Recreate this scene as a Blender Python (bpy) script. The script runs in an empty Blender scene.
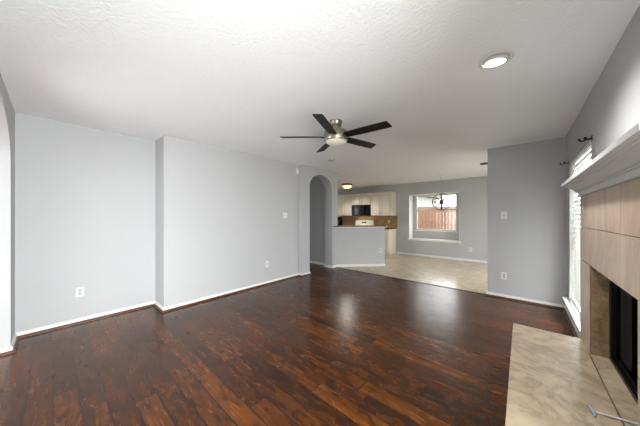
import bpy, bmesh, math, random
from mathutils import Vector, Matrix
random.seed(7)
S = bpy.context.scene
COL = S.collection
PI = math.pi
R = math.radians

# ------------------------------------------------------------------ camera
cam_data = bpy.data.cameras.new('camera')
cam_data.sensor_width = 36.0
cam_data.lens = 36.0 * 232.0 / 640.0
cam_data.shift_y = 3.0 / 640.0
cam_data.clip_start = 0.02
cam_data.clip_end = 200
CAM = bpy.data.objects.new('camera', cam_data)
COL.objects.link(CAM)
CAM.location = (0, 0, 1.3225)
CAM.rotation_euler = (R(90), 0, R(41))
S.camera = CAM

# ------------------------------------------------------------------ sky, daylight and added fill
world = bpy.data.worlds.new('overcast_sky')
S.world = world
world.use_nodes = True
wn = world.node_tree
bg = wn.nodes['Background']
bg.inputs['Color'].default_value = (0.97, 0.985, 1.0, 1)
bg.inputs['Strength'].default_value = 2.3


def area_light(name, loc, rot, sx, sy, power, color=(1, 1, 1), spread=180):
    d = bpy.data.lights.new(name, 'AREA')
    d.shape = 'RECTANGLE'
    d.size, d.size_y = sx, sy
    d.energy = power
    d.color = color
    d.spread = R(spread)
    o = bpy.data.objects.new(name, d)
    COL.objects.link(o)
    o.location = loc
    o.rotation_euler = rot
    return o


DAY = (0.985, 0.99, 1.0)
area_light('added_window_daylight', (1.15, 0.40, 1.05), (0, R(74), 0), 1.8, 1.4, 68, DAY, 135)  # daylight through the added window beside the camera, out of view
area_light('daylight_blind_window', (0.80, 3.78, 1.20), (0, R(90), 0), 1.8, 1.3, 52, DAY)
area_light('added_door_daylight', (0.75, 6.15, 1.1), (0, R(94), 0), 1.9, 1.7, 8, DAY)  # daylight through the added patio door round the corner
area_light('foyer_fill', (-2.7, -1.6, 1.2), (R(90), 0, R(180)), 1.8, 2.0, 150, DAY)  # added fill lamp, bounced off the foyer wall; no window there

S.view_settings.view_transform = 'Standard'
S.view_settings.look = 'None'
S.view_settings.gamma = 1.0
S.view_settings.use_curve_mapping = False
S.view_settings.exposure = 1.74
S.render.film_transparent = False
S.cycles.max_bounces = 12
S.cycles.diffuse_bounces = 8
S.cycles.transparent_max_bounces = 16
S.cycles.use_denoising = True
S.cycles.sample_clamp_indirect = 6.0


# ------------------------------------------------------------------ materials
def srgb(r, g, b):
    f = lambda c: (c / 255 / 12.92) if c / 255 <= 0.04045 else ((c / 255 + 0.055) / 1.055) ** 3.6
    return (f(r), f(g), f(b), 1)


class NT:
    """Small helper to write node trees."""
    def __init__(self, name):
        self.m = bpy.data.materials.new(name)
        self.m.use_nodes = True
        self.t = self.m.node_tree
        self.b = self.t.nodes['Principled BSDF']

    def n(self, typ, **kw):
        nd = self.t.nodes.new(typ)
        for k, v in kw.items():
            setattr(nd, k, v)
        return nd

    def l(self, a, b):
        self.t.links.new(a, b)

    def val(self, sock, v):
        if hasattr(v, 'is_linked') or isinstance(v, bpy.types.NodeSocket):
            self.l(v, sock)
        else:
            sock.default_value = v

    def math(self, op, a, b=0.0, c=None):
        nd = self.n('ShaderNodeMath', operation=op)
        self.val(nd.inputs[0], a)
        self.val(nd.inputs[1], b)
        if c is not None:
            self.val(nd.inputs[2], c)
        return nd.outputs[0]

    def mix(self, fac, a, b, blend='MIX'):
        nd = self.n('ShaderNodeMix', data_type='RGBA', blend_type=blend)
        self.val(nd.inputs[0], fac)
        self.val(nd.inputs[6], a)
        self.val(nd.inputs[7], b)
        return nd.outputs[2]

    def ramp(self, fac, stops):
        nd = self.n('ShaderNodeValToRGB')
        e = nd.color_ramp.elements
        while len(e) < len(stops):
            e.new(0.5)
        for el, (p, c) in zip(e, stops):
            el.position = p
            el.color = c
        self.l(fac, nd.inputs[0])
        return nd.outputs[0]

    def coords(self, kind='Object', scale=(1, 1, 1), rot=(0, 0, 0)):
        tc = self.n('ShaderNodeTexCoord')
        mp = self.n('ShaderNodeMapping')
        mp.inputs['Scale'].default_value = scale
        mp.inputs['Rotation'].default_value = rot
        self.l(tc.outputs[kind], mp.inputs[0])
        return mp.outputs[0]

    def noise(self, vec, scale, detail=4, rough=0.5, dist=0.0):
        nd = self.n('ShaderNodeTexNoise')
        nd.inputs['Scale'].default_value = scale
        nd.inputs['Detail'].default_value = detail
        nd.inputs['Roughness'].default_value = rough
        nd.inputs['Distortion'].default_value = dist
        self.l(vec, nd.inputs['Vector'])
        return nd.outputs['Fac']

    def bump(self, h, strength, dist):
        nd = self.n('ShaderNodeBump')
        nd.inputs['Strength'].default_value = strength
        nd.inputs['Distance'].default_value = dist
        self.l(h, nd.inputs['Height'])
        self.l(nd.outputs[0], self.b.inputs['Normal'])

    def set(self, color=None, rough=None, metal=None, spec=None, coat=None, coat_rough=None):
        for k, v in (('Base Color', color), ('Roughness', rough), ('Metallic', metal), ('Specular IOR Level', spec),
                     ('Coat Weight', coat), ('Coat Roughness', coat_rough)):
            if v is not None:
                self.val(self.b.inputs[k], v)
        return self.m


def plain(name, color, rough=0.5, metal=0.0, spec=None, var=0.04, scale=8):
    """Paint, plastic or metal with a faint tone variation."""
    t = NT(name)
    f = t.noise(t.coords(), scale, 3)
    dark = tuple(c * (1 - var) for c in color[:3]) + (1,)
    light = tuple(min(1, c * (1 + var)) for c in color[:3]) + (1,)
    t.set(t.mix(f, dark, light), rough, metal, spec)
    return t.m


def paint(name, color, bump_scale, strength, rough=0.6):
    t = NT(name)
    v = t.coords()
    f = t.noise(v, 1.3, 2)
    d = tuple(c * 0.985 for c in color[:3]) + (1,)
    t.set(t.mix(f, d, color), rough, spec=0.3)
    t.bump(t.noise(v, bump_scale, 3, 0.6), strength, 0.006)
    return t.m


M = {}
M['wall'] = paint('grey_wall_paint', srgb(200, 200.5, 201), 120, 0.12)
M['ceiling'] = paint('textured_white_ceiling', srgb(243, 244, 245), 48, 1.0, 0.8)
M['trim'] = paint('white_trim_paint', srgb(232, 231, 228), 60, 0.04, 0.35)
M['mantel'] = paint('white_mantel_paint', srgb(220, 222, 224), 60, 0.0, 0.5)
M['plastic'] = plain('white_plastic', srgb(226, 226, 225), 0.35)
M['socket'] = plain('socket_white', srgb(196, 196, 196), 0.4)
M['plastic_dark'] = plain('socket_dark', srgb(96, 96, 96), 0.4)
M['black_metal'] = plain('black_iron', srgb(22, 21, 21), 0.45, 0.3)
M['black_matt'] = plain('black_firebox_metal', srgb(16, 15, 14), 0.7, 0.2)
M['dark_track'] = plain('dark_grey_track_metal', srgb(62, 60, 58), 0.4, 0.6)
M['vent_metal'] = plain('grey_vent_metal', srgb(120, 118, 116), 0.5)
M['bronze'] = plain('oil_rubbed_bronze', srgb(92, 66, 44), 0.4, 0.7)
M['copper'] = plain('brushed_copper_ring', srgb(104, 72, 52), 0.5, 0.3)
M['nickel'] = plain('brushed_nickel', srgb(192, 185, 172), 0.3, 1.0, scale=40)
M['blade'] = plain('espresso_wood_blade', srgb(26, 19, 17), 0.5, var=0.25, scale=20)
M['cream'] = plain('cream_cabinet_paint', srgb(230, 223, 211), 0.45, scale=3)
M['cream_dark'] = plain('cabinet_groove', srgb(200, 190, 175), 0.6)
M['white_enamel'] = plain('white_enamel', srgb(232, 230, 222), 0.25)
M['black_gloss'] = plain('black_glossy_plastic', srgb(18, 18, 19), 0.2)
M['oven_glass'] = plain('dark_window_glass', srgb(60, 62, 64), 0.12)
M['blind'] = plain('white_blind_slat', srgb(240, 240, 238), 0.45)
M['clear_plastic'] = plain('pale_blue_plastic', srgb(168, 188, 196), 0.2)
M['shoe'] = plain('stained_shoe_moulding', srgb(120, 84, 58), 0.4, var=0.3, scale=14)
M['threshold'] = plain('dark_wood_threshold', srgb(46, 28, 20), 0.4, var=0.2)
M['vinyl'] = plain('white_vinyl_frame', srgb(226, 224, 218), 0.4)
M['grout'] = plain('beige_grout', srgb(120, 106, 92), 0.8)


def emission(name, color, strength):
    t = NT(name)
    t.b.inputs['Emission Color'].default_value = color
    t.b.inputs['Emission Strength'].default_value = strength
    t.set(color, 0.4)
    return t.m


M['lamp'] = emission('lit_lamp_face', (1.0, 0.98, 0.94, 1), 12.0)
M['lens'] = emission('opal_lens', srgb(236, 232, 222), 0.03)
M['warm_glass'] = emission('lit_alabaster_glass', (1.0, 0.70, 0.36, 1), 0.42)
M['bulb'] = emission('candle_bulb', (1.0, 0.66, 0.36, 1), 0.3)

# thin clear window glass
g = NT('window_glass')
tr = g.n('ShaderNodeBsdfTransparent')
tr.inputs[0].default_value = (0.97, 0.98, 0.98, 1)
gl = g.n('ShaderNodeBsdfGlossy')
gl.inputs['Roughness'].default_value = 0.02
mx = g.n('ShaderNodeMixShader')
mx.inputs[0].default_value = 0.05
g.l(tr.outputs[0], mx.inputs[1])
g.l(gl.outputs[0], mx.inputs[2])
g.l(mx.outputs[0], g.t.nodes['Material Output'].inputs['Surface'])
M['glass'] = g.m

# blind slats let some daylight through
b = NT('translucent_blind_slat')
df = b.n('ShaderNodeBsdfDiffuse')
df.inputs[0].default_value = srgb(240, 240, 238)
tl = b.n('ShaderNodeBsdfTranslucent')
tl.inputs[0].default_value = srgb(240, 240, 238)
mx = b.n('ShaderNodeMixShader')
mx.inputs[0].default_value = 0.09
b.l(df.outputs[0], mx.inputs[1])
b.l(tl.outputs[0], mx.inputs[2])
b.l(mx.outputs[0], b.t.nodes['Material Output'].inputs['Surface'])
M['slat'] = b.m


def wood_floor():
    t = NT('hand_scraped_dark_plank_floor')
    tc = t.n('ShaderNodeTexCoord')
    sp = t.n('ShaderNodeSeparateXYZ')
    t.l(tc.outputs['Object'], sp.inputs[0])
    X, Y = sp.outputs[0], sp.outputs[1]
    W, L = 0.127, 1.15
    yr = t.math('DIVIDE', Y, W)
    row = t.math('FLOOR', yr)
    fy = t.math('SUBTRACT', yr, row)
    wn1 = t.n('ShaderNodeTexWhiteNoise', noise_dimensions='1D')
    t.l(row, wn1.inputs['W'])
    xr = t.math('ADD', t.math('DIVIDE', X, L), t.math('MULTIPLY', wn1.outputs[0], 7.3))
    col = t.math('FLOOR', xr)
    fx = t.math('SUBTRACT', xr, col)
    cv = t.n('ShaderNodeCombineXYZ')
    t.l(row, cv.inputs[0])
    t.l(col, cv.inputs[1])
    wn2 = t.n('ShaderNodeTexWhiteNoise', noise_dimensions='2D')
    t.l(cv.outputs[0], wn2.inputs['Vector'])
    pid = wn2.outputs[0]
    # grain coordinate: stretched along X, shifted per plank
    gv = t.n('ShaderNodeCombineXYZ')
    t.l(t.math('ADD', t.math('MULTIPLY', X, 1.6), t.math('MULTIPLY', pid, 31.0)), gv.inputs[0])
    t.l(t.math('MULTIPLY', Y, 9.0), gv.inputs[1])
    t.l(t.math('MULTIPLY', pid, 17.0), gv.inputs[2])
    grain = t.noise(gv.outputs[0], 2.2, 8, 0.62, 1.6)
    kv = t.n('ShaderNodeCombineXYZ')
    t.l(t.math('ADD', t.math('MULTIPLY', X, 5.0), t.math('MULTIPLY', pid, 9.0)), kv.inputs[0])
    t.l(t.math('MULTIPLY', Y, 8.0), kv.inputs[1])
    t.l(t.math('MULTIPLY', pid, 5.0), kv.inputs[2])
    knot = t.noise(kv.outputs[0], 1.4, 3.5, 0.55, 0.9)
    base = t.ramp(pid, [(0.0, srgb(94, 62, 33)), (0.35, srgb(112, 76, 38)), (0.7, srgb(126, 87, 43)), (1.0, srgb(142, 99, 50))])
    lo = t.ramp(grain, [(0.3, srgb(112, 100, 92)), (0.50, srgb(222, 216, 210)), (0.68, srgb(255, 252, 246))])
    c1 = t.mix(0.85, base, lo, 'MULTIPLY')
    dark = t.ramp(knot, [(0.26, (1, 1, 1, 1)), (0.48, (0, 0, 0, 1))])
    c2 = t.mix(t.math('MULTIPLY', dark, 0.6), c1, srgb(44, 28, 17))
    warm_figure = t.ramp(knot, [(0.46, (0, 0, 0, 1)), (0.74, (1, 1, 1, 1))])  # warmer, lighter figure in the wood
    c2 = t.mix(t.math('MULTIPLY', warm_figure, 0.30), c2, srgb(142, 98, 48))
    # gaps
    ey = t.math('MULTIPLY', t.math('MINIMUM', fy, t.math('SUBTRACT', 1.0, fy)), W)
    ex = t.math('MULTIPLY', t.math('MINIMUM', fx, t.math('SUBTRACT', 1.0, fx)), L)
    e = t.math('MINIMUM', ex, ey)
    sm = t.n('ShaderNodeMapRange', interpolation_type='SMOOTHSTEP')
    t.l(e, sm.inputs[0])
    sm.inputs[1].default_value = 0.0008
    sm.inputs[2].default_value = 0.0055
    gapm = sm.outputs[0]
    c3 = t.mix(gapm, srgb(26, 15, 10), c2)
    rgh = t.n('ShaderNodeMapRange')
    t.l(grain, rgh.inputs[0])
    rgh.inputs[3].default_value = 0.19
    rgh.inputs[4].default_value = 0.33
    t.set(c3, rgh.outputs[0], spec=0.42)
    scr = t.noise(gv.outputs[0], 0.9, 2, 0.5, 0.5)
    h = t.math('ADD', t.math('MULTIPLY', gapm, 0.6), t.math('ADD', t.math('MULTIPLY', scr, 0.5), t.math('MULTIPLY', pid, 0.12)))
    t.bump(h, 0.25, 0.003)
    return t.m


M['wood_floor'] = wood_floor()


def stone(name, lightc, midc, darkc, tile=None, rot=0.0, vein=0.7, rough=0.35, groutc=srgb(150, 136, 120), scale=1.0, axes=(0, 1),
          offset=(0, 0), gw=0.003, tone=0.10, stretch=(1, 1, 1)):
    """Travertine or marble; tile = (a, b) draws a joint grid on the two axes given."""
    t = NT(name)
    tc = t.n('ShaderNodeTexCoord')
    mp = t.n('ShaderNodeMapping')
    mp.inputs['Rotation'].default_value = (0, 0, rot)
    t.l(tc.outputs['Object'], mp.inputs[0])
    v = mp.outputs[0]
    mp2 = t.n('ShaderNodeMapping')
    mp2.inputs['Scale'].default_value = stretch
    t.l(v, mp2.inputs[0])
    vs = mp2.outputs[0]
    pid = None
    if tile:
        sp = t.n('ShaderNodeSeparateXYZ')
        t.l(v, sp.inputs[0])
        a = t.math('DIVIDE', t.math('ADD', sp.outputs[axes[0]], offset[0]), tile[0])
        bb = t.math('DIVIDE', t.math('ADD', sp.outputs[axes[1]], offset[1]), tile[1])
        ra, rb = t.math('FLOOR', a), t.math('FLOOR', bb)
        fa, fb = t.math('SUBTRACT', a, ra), t.math('SUBTRACT', bb, rb)
        cv = t.n('ShaderNodeCombineXYZ')
        t.l(ra, cv.inputs[0])
        t.l(rb, cv.inputs[1])
        w = t.n('ShaderNodeTexWhiteNoise', noise_dimensions='2D')
        t.l(cv.outputs[0], w.inputs['Vector'])
        pid = w.outputs[0]
        ad = t.n('ShaderNodeVectorMath', operation='ADD')
        sc = t.n('ShaderNodeVectorMath', operation='SCALE')
        t.l(w.outputs[1], sc.inputs[0])
        sc.inputs[3].default_value = 3.0
        t.l(vs, ad.inputs[0])
        t.l(sc.outputs[0], ad.inputs[1])
        vs = ad.outputs[0]
    n1 = t.noise(vs, 3.2 * scale, 7, 0.62, 1.4)
    n2 = t.noise(vs, 1.6 * scale, 9, 0.68, 2.6)
    base = t.ramp(n1, [(0.3, midc), (0.62, lightc)])
    vm = t.ramp(n2, [(0.36, (0, 0, 0, 1)), (0.455, (1, 1, 1, 1)), (0.50, (0.15, 0.15, 0.15, 1)), (0.7, (0, 0, 0, 1))])
    c = t.mix(t.math('MULTIPLY', vm, vein), base, darkc)
    if tile:
        c = t.mix(t.math('MULTIPLY', pid, tone * 2), c, midc)
        ea = t.math('MULTIPLY', t.math('MINIMUM', fa, t.math('SUBTRACT', 1.0, fa)), tile[0])
        eb = t.math('MULTIPLY', t.math('MINIMUM', fb, t.math('SUBTRACT', 1.0, fb)), tile[1])
        gm = t.math('GREATER_THAN', t.math('MINIMUM', ea, eb), gw)
        c = t.mix(gm, groutc, c)
        t.bump(gm, 0.3, 0.002)
    t.set(c, rough)
    return t.m


M['hearth'] = stone('travertine_hearth_tile', srgb(204, 192, 174), srgb(184, 169, 150), srgb(112, 90, 72), (0.9, 0.46), groutc=srgb(176, 158, 136),
                    gw=0.0014, offset=(0.2, 0.05), vein=0.42, stretch=(1, 1, 1), scale=1.7)
M['face_tile'] = stone('pinkish_beige_facing_tile', srgb(216, 202, 187), srgb(196, 179, 163), srgb(150, 132, 118), vein=0.26, scale=0.9, stretch=(1, 1.6, 0.7))
M['reveal_tile'] = stone('golden_brown_marble', srgb(186, 167, 138), srgb(160, 140, 110), srgb(118, 96, 72), vein=0.45, scale=2.2, stretch=(1, 1, 1.1))
M['floor_tile'] = stone('beige_floor_tile', srgb(218, 208, 190), srgb(198, 185, 164), srgb(166, 148, 126), (0.33, 0.33), rot=R(45), groutc=srgb(176, 160, 138),
                        gw=0.003, rough=0.2, vein=0.35, tone=0.2)
M['granite'] = stone('brown_granite', srgb(140, 116, 88), srgb(104, 80, 56), srgb(56, 42, 32), scale=8, rough=0.2)
M['splash'] = stone('brown_slate_splash_tile', srgb(214, 188, 144), srgb(186, 156, 112), srgb(138, 110, 76), (0.11, 0.11), axes=(0, 2), groutc=srgb(138, 112, 82),
                    gw=0.003, tone=0.5, scale=3)
M['fence'] = stone('cedar_fence_board', srgb(164, 134, 112), srgb(144, 114, 94), srgb(116, 90, 74), stretch=(6, 1, 0.6), rough=0.8)
M['siding'] = plain('grey_house_siding', srgb(168, 168, 166), 0.8)
M['roofing'] = plain('grey_roof_shingle', srgb(140, 136, 132), 0.9, var=0.2)
M['lawn'] = plain('dry_lawn', srgb(132, 130, 96), 0.9, var=0.3)


# ------------------------------------------------------------------ mesh helpers
class MB:
    def __init__(self):
        self.bm = bmesh.new()

    def box(self, x0, x1, y0, y1, z0, z1, mat=None):
        vs = [self.bm.verts.new(p) for p in ((x0, y0, z0), (x1, y0, z0), (x1, y1, z0), (x0, y1, z0),
                                             (x0, y0, z1), (x1, y0, z1), (x1, y1, z1), (x0, y1, z1))]
        if mat is not None:
            for v in vs:
                v.co = mat @ v.co
        for f in ((0, 3, 2, 1), (4, 5, 6, 7), (0, 1, 5, 4), (1, 2, 6, 5), (2, 3, 7, 6), (3, 0, 4, 7)):
            self.bm.faces.new([vs[i] for i in f])
        return self

    def prism(self, pts, vec):
        """Polygon (list of 3D points) swept along vec."""
        vec = Vector(vec)
        a = [self.bm.verts.new(p) for p in pts]
        c = [self.bm.verts.new(Vector(p) + vec) for p in pts]
        self.bm.faces.new(a[::-1])
        self.bm.faces.new(c)
        n = len(pts)
        for i in range(n):
            self.bm.faces.new((a[i], a[(i + 1) % n], c[(i + 1) % n], c[i]))
        return self

    def lathe(self, prof, seg=32, mat=None, closed=False):
        """Profile of (r, z) turned about z."""
        rings = []
        for r, z in prof:
            if r < 1e-6:
                rings.append([self.bm.verts.new((0, 0, z))])
            else:
                rings.append([self.bm.verts.new((r * math.cos(2 * PI * k / seg), r * math.sin(2 * PI * k / seg), z)) for k in range(seg)])
        if mat is not None:
            for rg in rings:
                for v in rg:
                    v.co = mat @ v.co
        pairs = list(zip(rings, rings[1:]))
        if closed:
            pairs.append((rings[-1], rings[0]))
        for p, q in pairs:
            for k in range(seg):
                k2 = (k + 1) % seg
                if len(p) == 1 and len(q) == 1:
                    continue
                if len(p) == 1:
                    self.bm.faces.new((p[0], q[k], q[k2]))
                elif len(q) == 1:
                    self.bm.faces.new((p[k], p[k2], q[0]))
                else:
                    self.bm.faces.new((p[k], p[k2], q[k2], q[k]))
        return self

    def tube(self, pts, r, seg=10, closed=False):
        pts = [Vector(p) for p in pts]
        n = len(pts)
        rings = []
        up = None
        for i, p in enumerate(pts):
            if closed:
                d = pts[(i + 1) % n] - pts[i - 1]
            else:
                d = pts[min(i + 1, n - 1)] - pts[max(i - 1, 0)]
            d.normalize()
            if up is None:
                up = Vector((0, 0, 1)) if abs(d.z) < 0.9 else Vector((1, 0, 0))
            side = d.cross(up).normalized()
            up = side.cross(d).normalized()
            rr = r[i] if isinstance(r, (list, tuple)) else r
            rings.append([self.bm.verts.new(p + rr * (math.cos(2 * PI * k / seg) * side + math.sin(2 * PI * k / seg) * up)) for k in range(seg)])
        last = n if closed else n - 1
        for i in range(last):
            a, c = rings[i], rings[(i + 1) % n]
            for k in range(seg):
                self.bm.faces.new((a[k], a[(k + 1) % seg], c[(k + 1) % seg], c[k]))
        if not closed:
            self.bm.faces.new(rings[0][::-1])
            self.bm.faces.new(rings[-1])
        return self

    def build(self, name, mat, parent=None, bevel=0.0, smooth=False, loc=None):
        bmesh.ops.recalc_face_normals(self.bm, faces=self.bm.faces)
        if bevel > 0:
            bmesh.ops.bevel(self.bm, geom=[e for e in self.bm.edges if len(e.link_faces) == 2 and e.calc_face_angle(0) > 0.6],
                            offset=bevel, segments=2, affect='EDGES', profile=0.6)
        me = bpy.data.meshes.new(name)
        self.bm.to_mesh(me)
        self.bm.free()
        me.materials.append(mat)
        if smooth:
            me.polygons.foreach_set('use_smooth', [True] * len(me.polygons))
            me.set_sharp_from_angle(angle=R(38))
        o = bpy.data.objects.new(name, me)
        COL.objects.link(o)
        if parent:
            o.parent = parent
        if loc:
            o.location = loc
        return o


def tag(o, label=None, cat=None, group=None, kind=None):
    if label:
        o['label'] = label
    if cat:
        o['category'] = cat
    if group:
        o['group'] = group
    if kind:
        o['kind'] = kind
    return o


def thing(name, label, cat, loc=(0, 0, 0), rz=0.0, group=None):
    o = bpy.data.objects.new(name, None)
    o.empty_display_size = 0.05
    COL.objects.link(o)
    o.location = loc
    o.rotation_euler = (0, 0, rz)
    return tag(o, label, cat, group)


def struct(name, label, mb, mat, parent=None, **kw):
    o = mb.build(name, mat, parent, **kw)
    if parent is None:
        tag(o, label, name.split('_')[0], kind='structure')
    return o


def copy_thing(root, loc, rz, label):
    def rec(o, parent):
        c = o.copy()
        COL.objects.link(c)
        c.parent = parent
        for ch in o.children:
            rec(ch, c)
        return c
    r = rec(root, None)
    r.location = loc
    r.rotation_euler = (0, 0, rz)
    r['label'] = label
    return r


# ------------------------------------------------------------------ room dimensions (metres)
H = 2.44
XR = 0.47          # fireplace wall
XL = -3.72         # long left wall
XA = -4.12         # back of the alcove
XH = -3.62         # face of the arched wall
YN = -0.27         # wall beside the camera
YB = 4.75          # short wall by the window
YT = 4.785         # wood / tile seam
YF = 7.96          # far dining wall
XK = -6.5

struct('floor', 'dark hand-scraped wood plank floor', MB().box(-6.4, 0.61, -3.1, YT, -0.1, 0), M['wood_floor'])
struct('floor_tile', 'beige tile floor of kitchen and dining area', MB().box(-6.6, 0.61, YT, 8.3, -0.1, 0.0), M['floor_tile'])
struct('ceiling', 'white textured ceiling', MB().box(-6.65, 0.65, -3.2, 8.45, H, H + 0.12), M['ceiling'])


def arch_wall(a0, a1, ztop, o0, o1, spring, rise, fn, vec, n=28):
    """Wall panel with an arched opening standing on the floor; fn maps (along, z) to a point, vec is the thickness."""
    mb = MB()
    bm = mb.bm
    vec = Vector(vec)
    c, hw = (o0 + o1) / 2, (o1 - o0) / 2
    arc = [(c - hw * math.cos(PI * k / n), spring + rise * math.sin(PI * k / n)) for k in range(n + 1)]
    memo = {}

    def v(a, z, back):
        key = (round(a, 5), round(z, 5), back)
        if key not in memo:
            memo[key] = bm.verts.new(Vector(fn(a, z)) + (vec if back else Vector((0, 0, 0))))
        return memo[key]

    for bk in (0, 1):
        for u0, u1, top in ((a0, o0, 0), (o1, a1, 0)):
            bm.faces.new((v(u0, 0, bk), v(u1, 0, bk), v(u1, spring, bk), v(u0, spring, bk)))
            bm.faces.new((v(u0, spring, bk), v(u1, spring, bk), v(u1, ztop, bk), v(u0, ztop, bk)))
        for p, q in zip(arc, arc[1:]):
            bm.faces.new((v(*p, bk), v(*q, bk), v(q[0], ztop, bk), v(p[0], ztop, bk)))
    loop = [(a0, 0), (o0, 0)] + arc + [(o1, 0), (a1, 0), (a1, spring), (a1, ztop), (o1, ztop)]
    loop += [(p[0], ztop) for p in arc[-2:0:-1]] + [(o0, ztop), (a0, ztop), (a0, spring)]
    for p, q in zip(loop, loop[1:] + loop[:1]):
        bm.faces.new((v(*p, 0), v(*q, 0), v(*q, 1), v(*p, 1)))
    return mb


struct('wall_left', 'long grey left wall beside the alcove', MB().box(-4.26, XL, 1.0, 3.6, 0, H), M['wall'])
struct('wall_alcove', 'grey wall at the back of the shallow alcove', MB().box(-4.26, XA, -0.40, 1.0, 0, H), M['wall'])
struct('wall_arch', 'grey wall with a narrow arched opening',
       arch_wall(3.57, 4.86, H, 3.81, 4.635, 2.0, 0.3, lambda a, z: (XH, a, z), (-0.26, 0, 0)), M['wall'])
struct('wall_near', 'grey wall with a wide arched opening at the left edge',
       arch_wall(-4.26, 0.61, H, -3.73, -2.1, 1.85, 0.43, lambda a, z: (a, YN, z), (0, -0.13, 0)), M['wall'])
struct('wall_hall', 'grey hall walls beyond the arch',
       MB().box(-6.3, -3.88, 4.77, 4.86, 0, H).box(-6.3, -4.26, 3.50, 3.60, 0, H).box(-6.4, -6.3, 3.5, 4.86, 0, H), M['wall'])
struct('wall_foyer', 'grey foyer walls behind the wide arch',
       MB().box(-4.36, -4.26, -3.1, -0.40, 0, H).box(-4.36, 0.61, -3.2, -3.1, 0, H).box(0.47, 0.61, -3.1, YN - 0.13, 0, H), M['wall'])
struct('wall_back', 'short grey wall between the blind window and the dining area', MB().box(-0.43, XR, YB, YB + 0.12, 0, H), M['wall'])

# wall on the fireplace side with its openings
FW = (3.16, 4.40, 0.23, 2.03)     # window with blind: y0 y1 z0 z1
NW = (-0.20, 1.00, 0.23, 2.03)    # unseen twin beside the camera, added as a daylight source
PD = (5.25, 7.05, 0.0, 2.05)      # unseen patio door of the dining area, added for daylight
FB = (1.60, 2.58, 0.30, 0.99)     # firebox hole
mb = MB()
ys = [YN, NW[0], NW[1], FB[0], FB[1], FW[0], FW[1], PD[0], PD[1], YF + 0.34]
holes = {1: NW, 3: FB, 5: FW, 7: PD}
for i in range(len(ys) - 1):
    if i in holes:
        z0, z1 = holes[i][2], holes[i][3]
        if z0 > 0:
            mb.box(XR, XR + 0.14, ys[i], ys[i + 1], 0, z0)
        mb.box(XR, XR + 0.14, ys[i], ys[i + 1], z1, H)
    else:
        mb.box(XR, XR + 0.14, ys[i], ys[i + 1], 0, H)
struct('wall_right', 'grey wall holding the fireplace and blind window', mb, M['wall'])

# far dining wall with a boxed-out window niche
NX0, NX1, NZ0, NZ1 = -2.90, -1.39, 0.53, 2.045
WX0, WX1, WZ0, WZ1 = -2.79, -1.52, 0.835, 2.03
mb = MB()
mb.box(XK - 0.1, NX0, YF, YF + 0.34, 0, H).box(NX1, XR, YF, YF + 0.34, 0, H)
mb.box(NX0, NX1, YF, YF + 0.34, 0, NZ0).box(NX0, NX1, YF, YF + 0.34, NZ1, H)
yb = YF + 0.34
mb.box(NX0 - 0.1, WX0, yb, yb + 0.12, 0.2, H).box(WX1, NX1 + 0.1, yb, yb + 0.12, 0.2, H)
mb.box(WX0, WX1, yb, yb + 0.12, 0.2, WZ0).box(WX0, WX1, yb, yb + 0.12, WZ1, H)
struct('wall_far', 'grey far wall with the boxed-out dining window', mb, M['wall'])
struct('wall_kitchen', 'grey kitchen side wall', MB().box(XK - 0.1, XK, 4.86, YF, 0, H), M['wall'])

# low bar wall at 45 degrees
P0, P1 = Vector((-3.62, 4.83)), Vector((-2.735, 5.755))
pd = (P1 - P0).normalized()
pn = Vector((pd.y, -pd.x))         # towards the camera
q = [P0, P1, P1 - pn * 0.13, P0 - pn * 0.13 + pd * 0.13]
struct('wall_peninsula', 'low grey bar wall angled between living room and kitchen',
       MB().prism([(p.x, p.y, 0) for p in q], (0, 0, 1.02)), M['wall'])


# ------------------------------------------------------------------ baseboards and shoe moulding
def run(name, label, pts, shoe=True, h=0.062, th=0.014):
    """Baseboard following pts (x, y); the room lies to the right of the direction of travel."""
    mb, ms = MB(), MB()
    V = [Vector(p) for p in pts]

    def offset(d):
        out = []
        for i, p in enumerate(V):
            ns = []
            if i > 0:
                e = (V[i] - V[i - 1]).normalized(); ns.append(Vector((e.y, -e.x)))
            if i < len(V) - 1:
                e = (V[i + 1] - V[i]).normalized(); ns.append(Vector((e.y, -e.x)))
            if len(ns) == 2:
                m = (ns[0] + ns[1])
                m = m / max(0.2, m.dot(ns[0]))
            else:
                m = ns[0]
            out.append(p + m * d)
        return out

    A = offset(-0.004)
    for (m, prof) in ((mb, [(0, 0.001), (th, 0.001), (th, h - 0.012), (th * 0.45, h), (0, h)]),
                      (ms, [(th, 0.001), (th + 0.018, 0.001), (th + 0.017, 0.014), (th + 0.009, 0.023), (th, 0.026)])):
        rows = []
        for d, z in prof:
            o = offset(d) if d > 0 else A
            rows.append([m.bm.verts.new((p.x, p.y, z)) for p in o])
        k = len(rows)
        for i in range(k):
            for j in range(len(V) - 1):
                m.bm.faces.new((rows[i][j], rows[i][j + 1], rows[(i + 1) % k][j + 1], rows[(i + 1) % k][j]))
        m.bm.faces.new([r[0] for r in rows])
        m.bm.faces.new([r[-1] for r in rows][::-1])
    o = struct(name, label, mb, M['trim'])
    if shoe:
        ms.build('shoe_moulding', M['shoe'], o)
    else:
        ms.bm.free()
    return o


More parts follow.
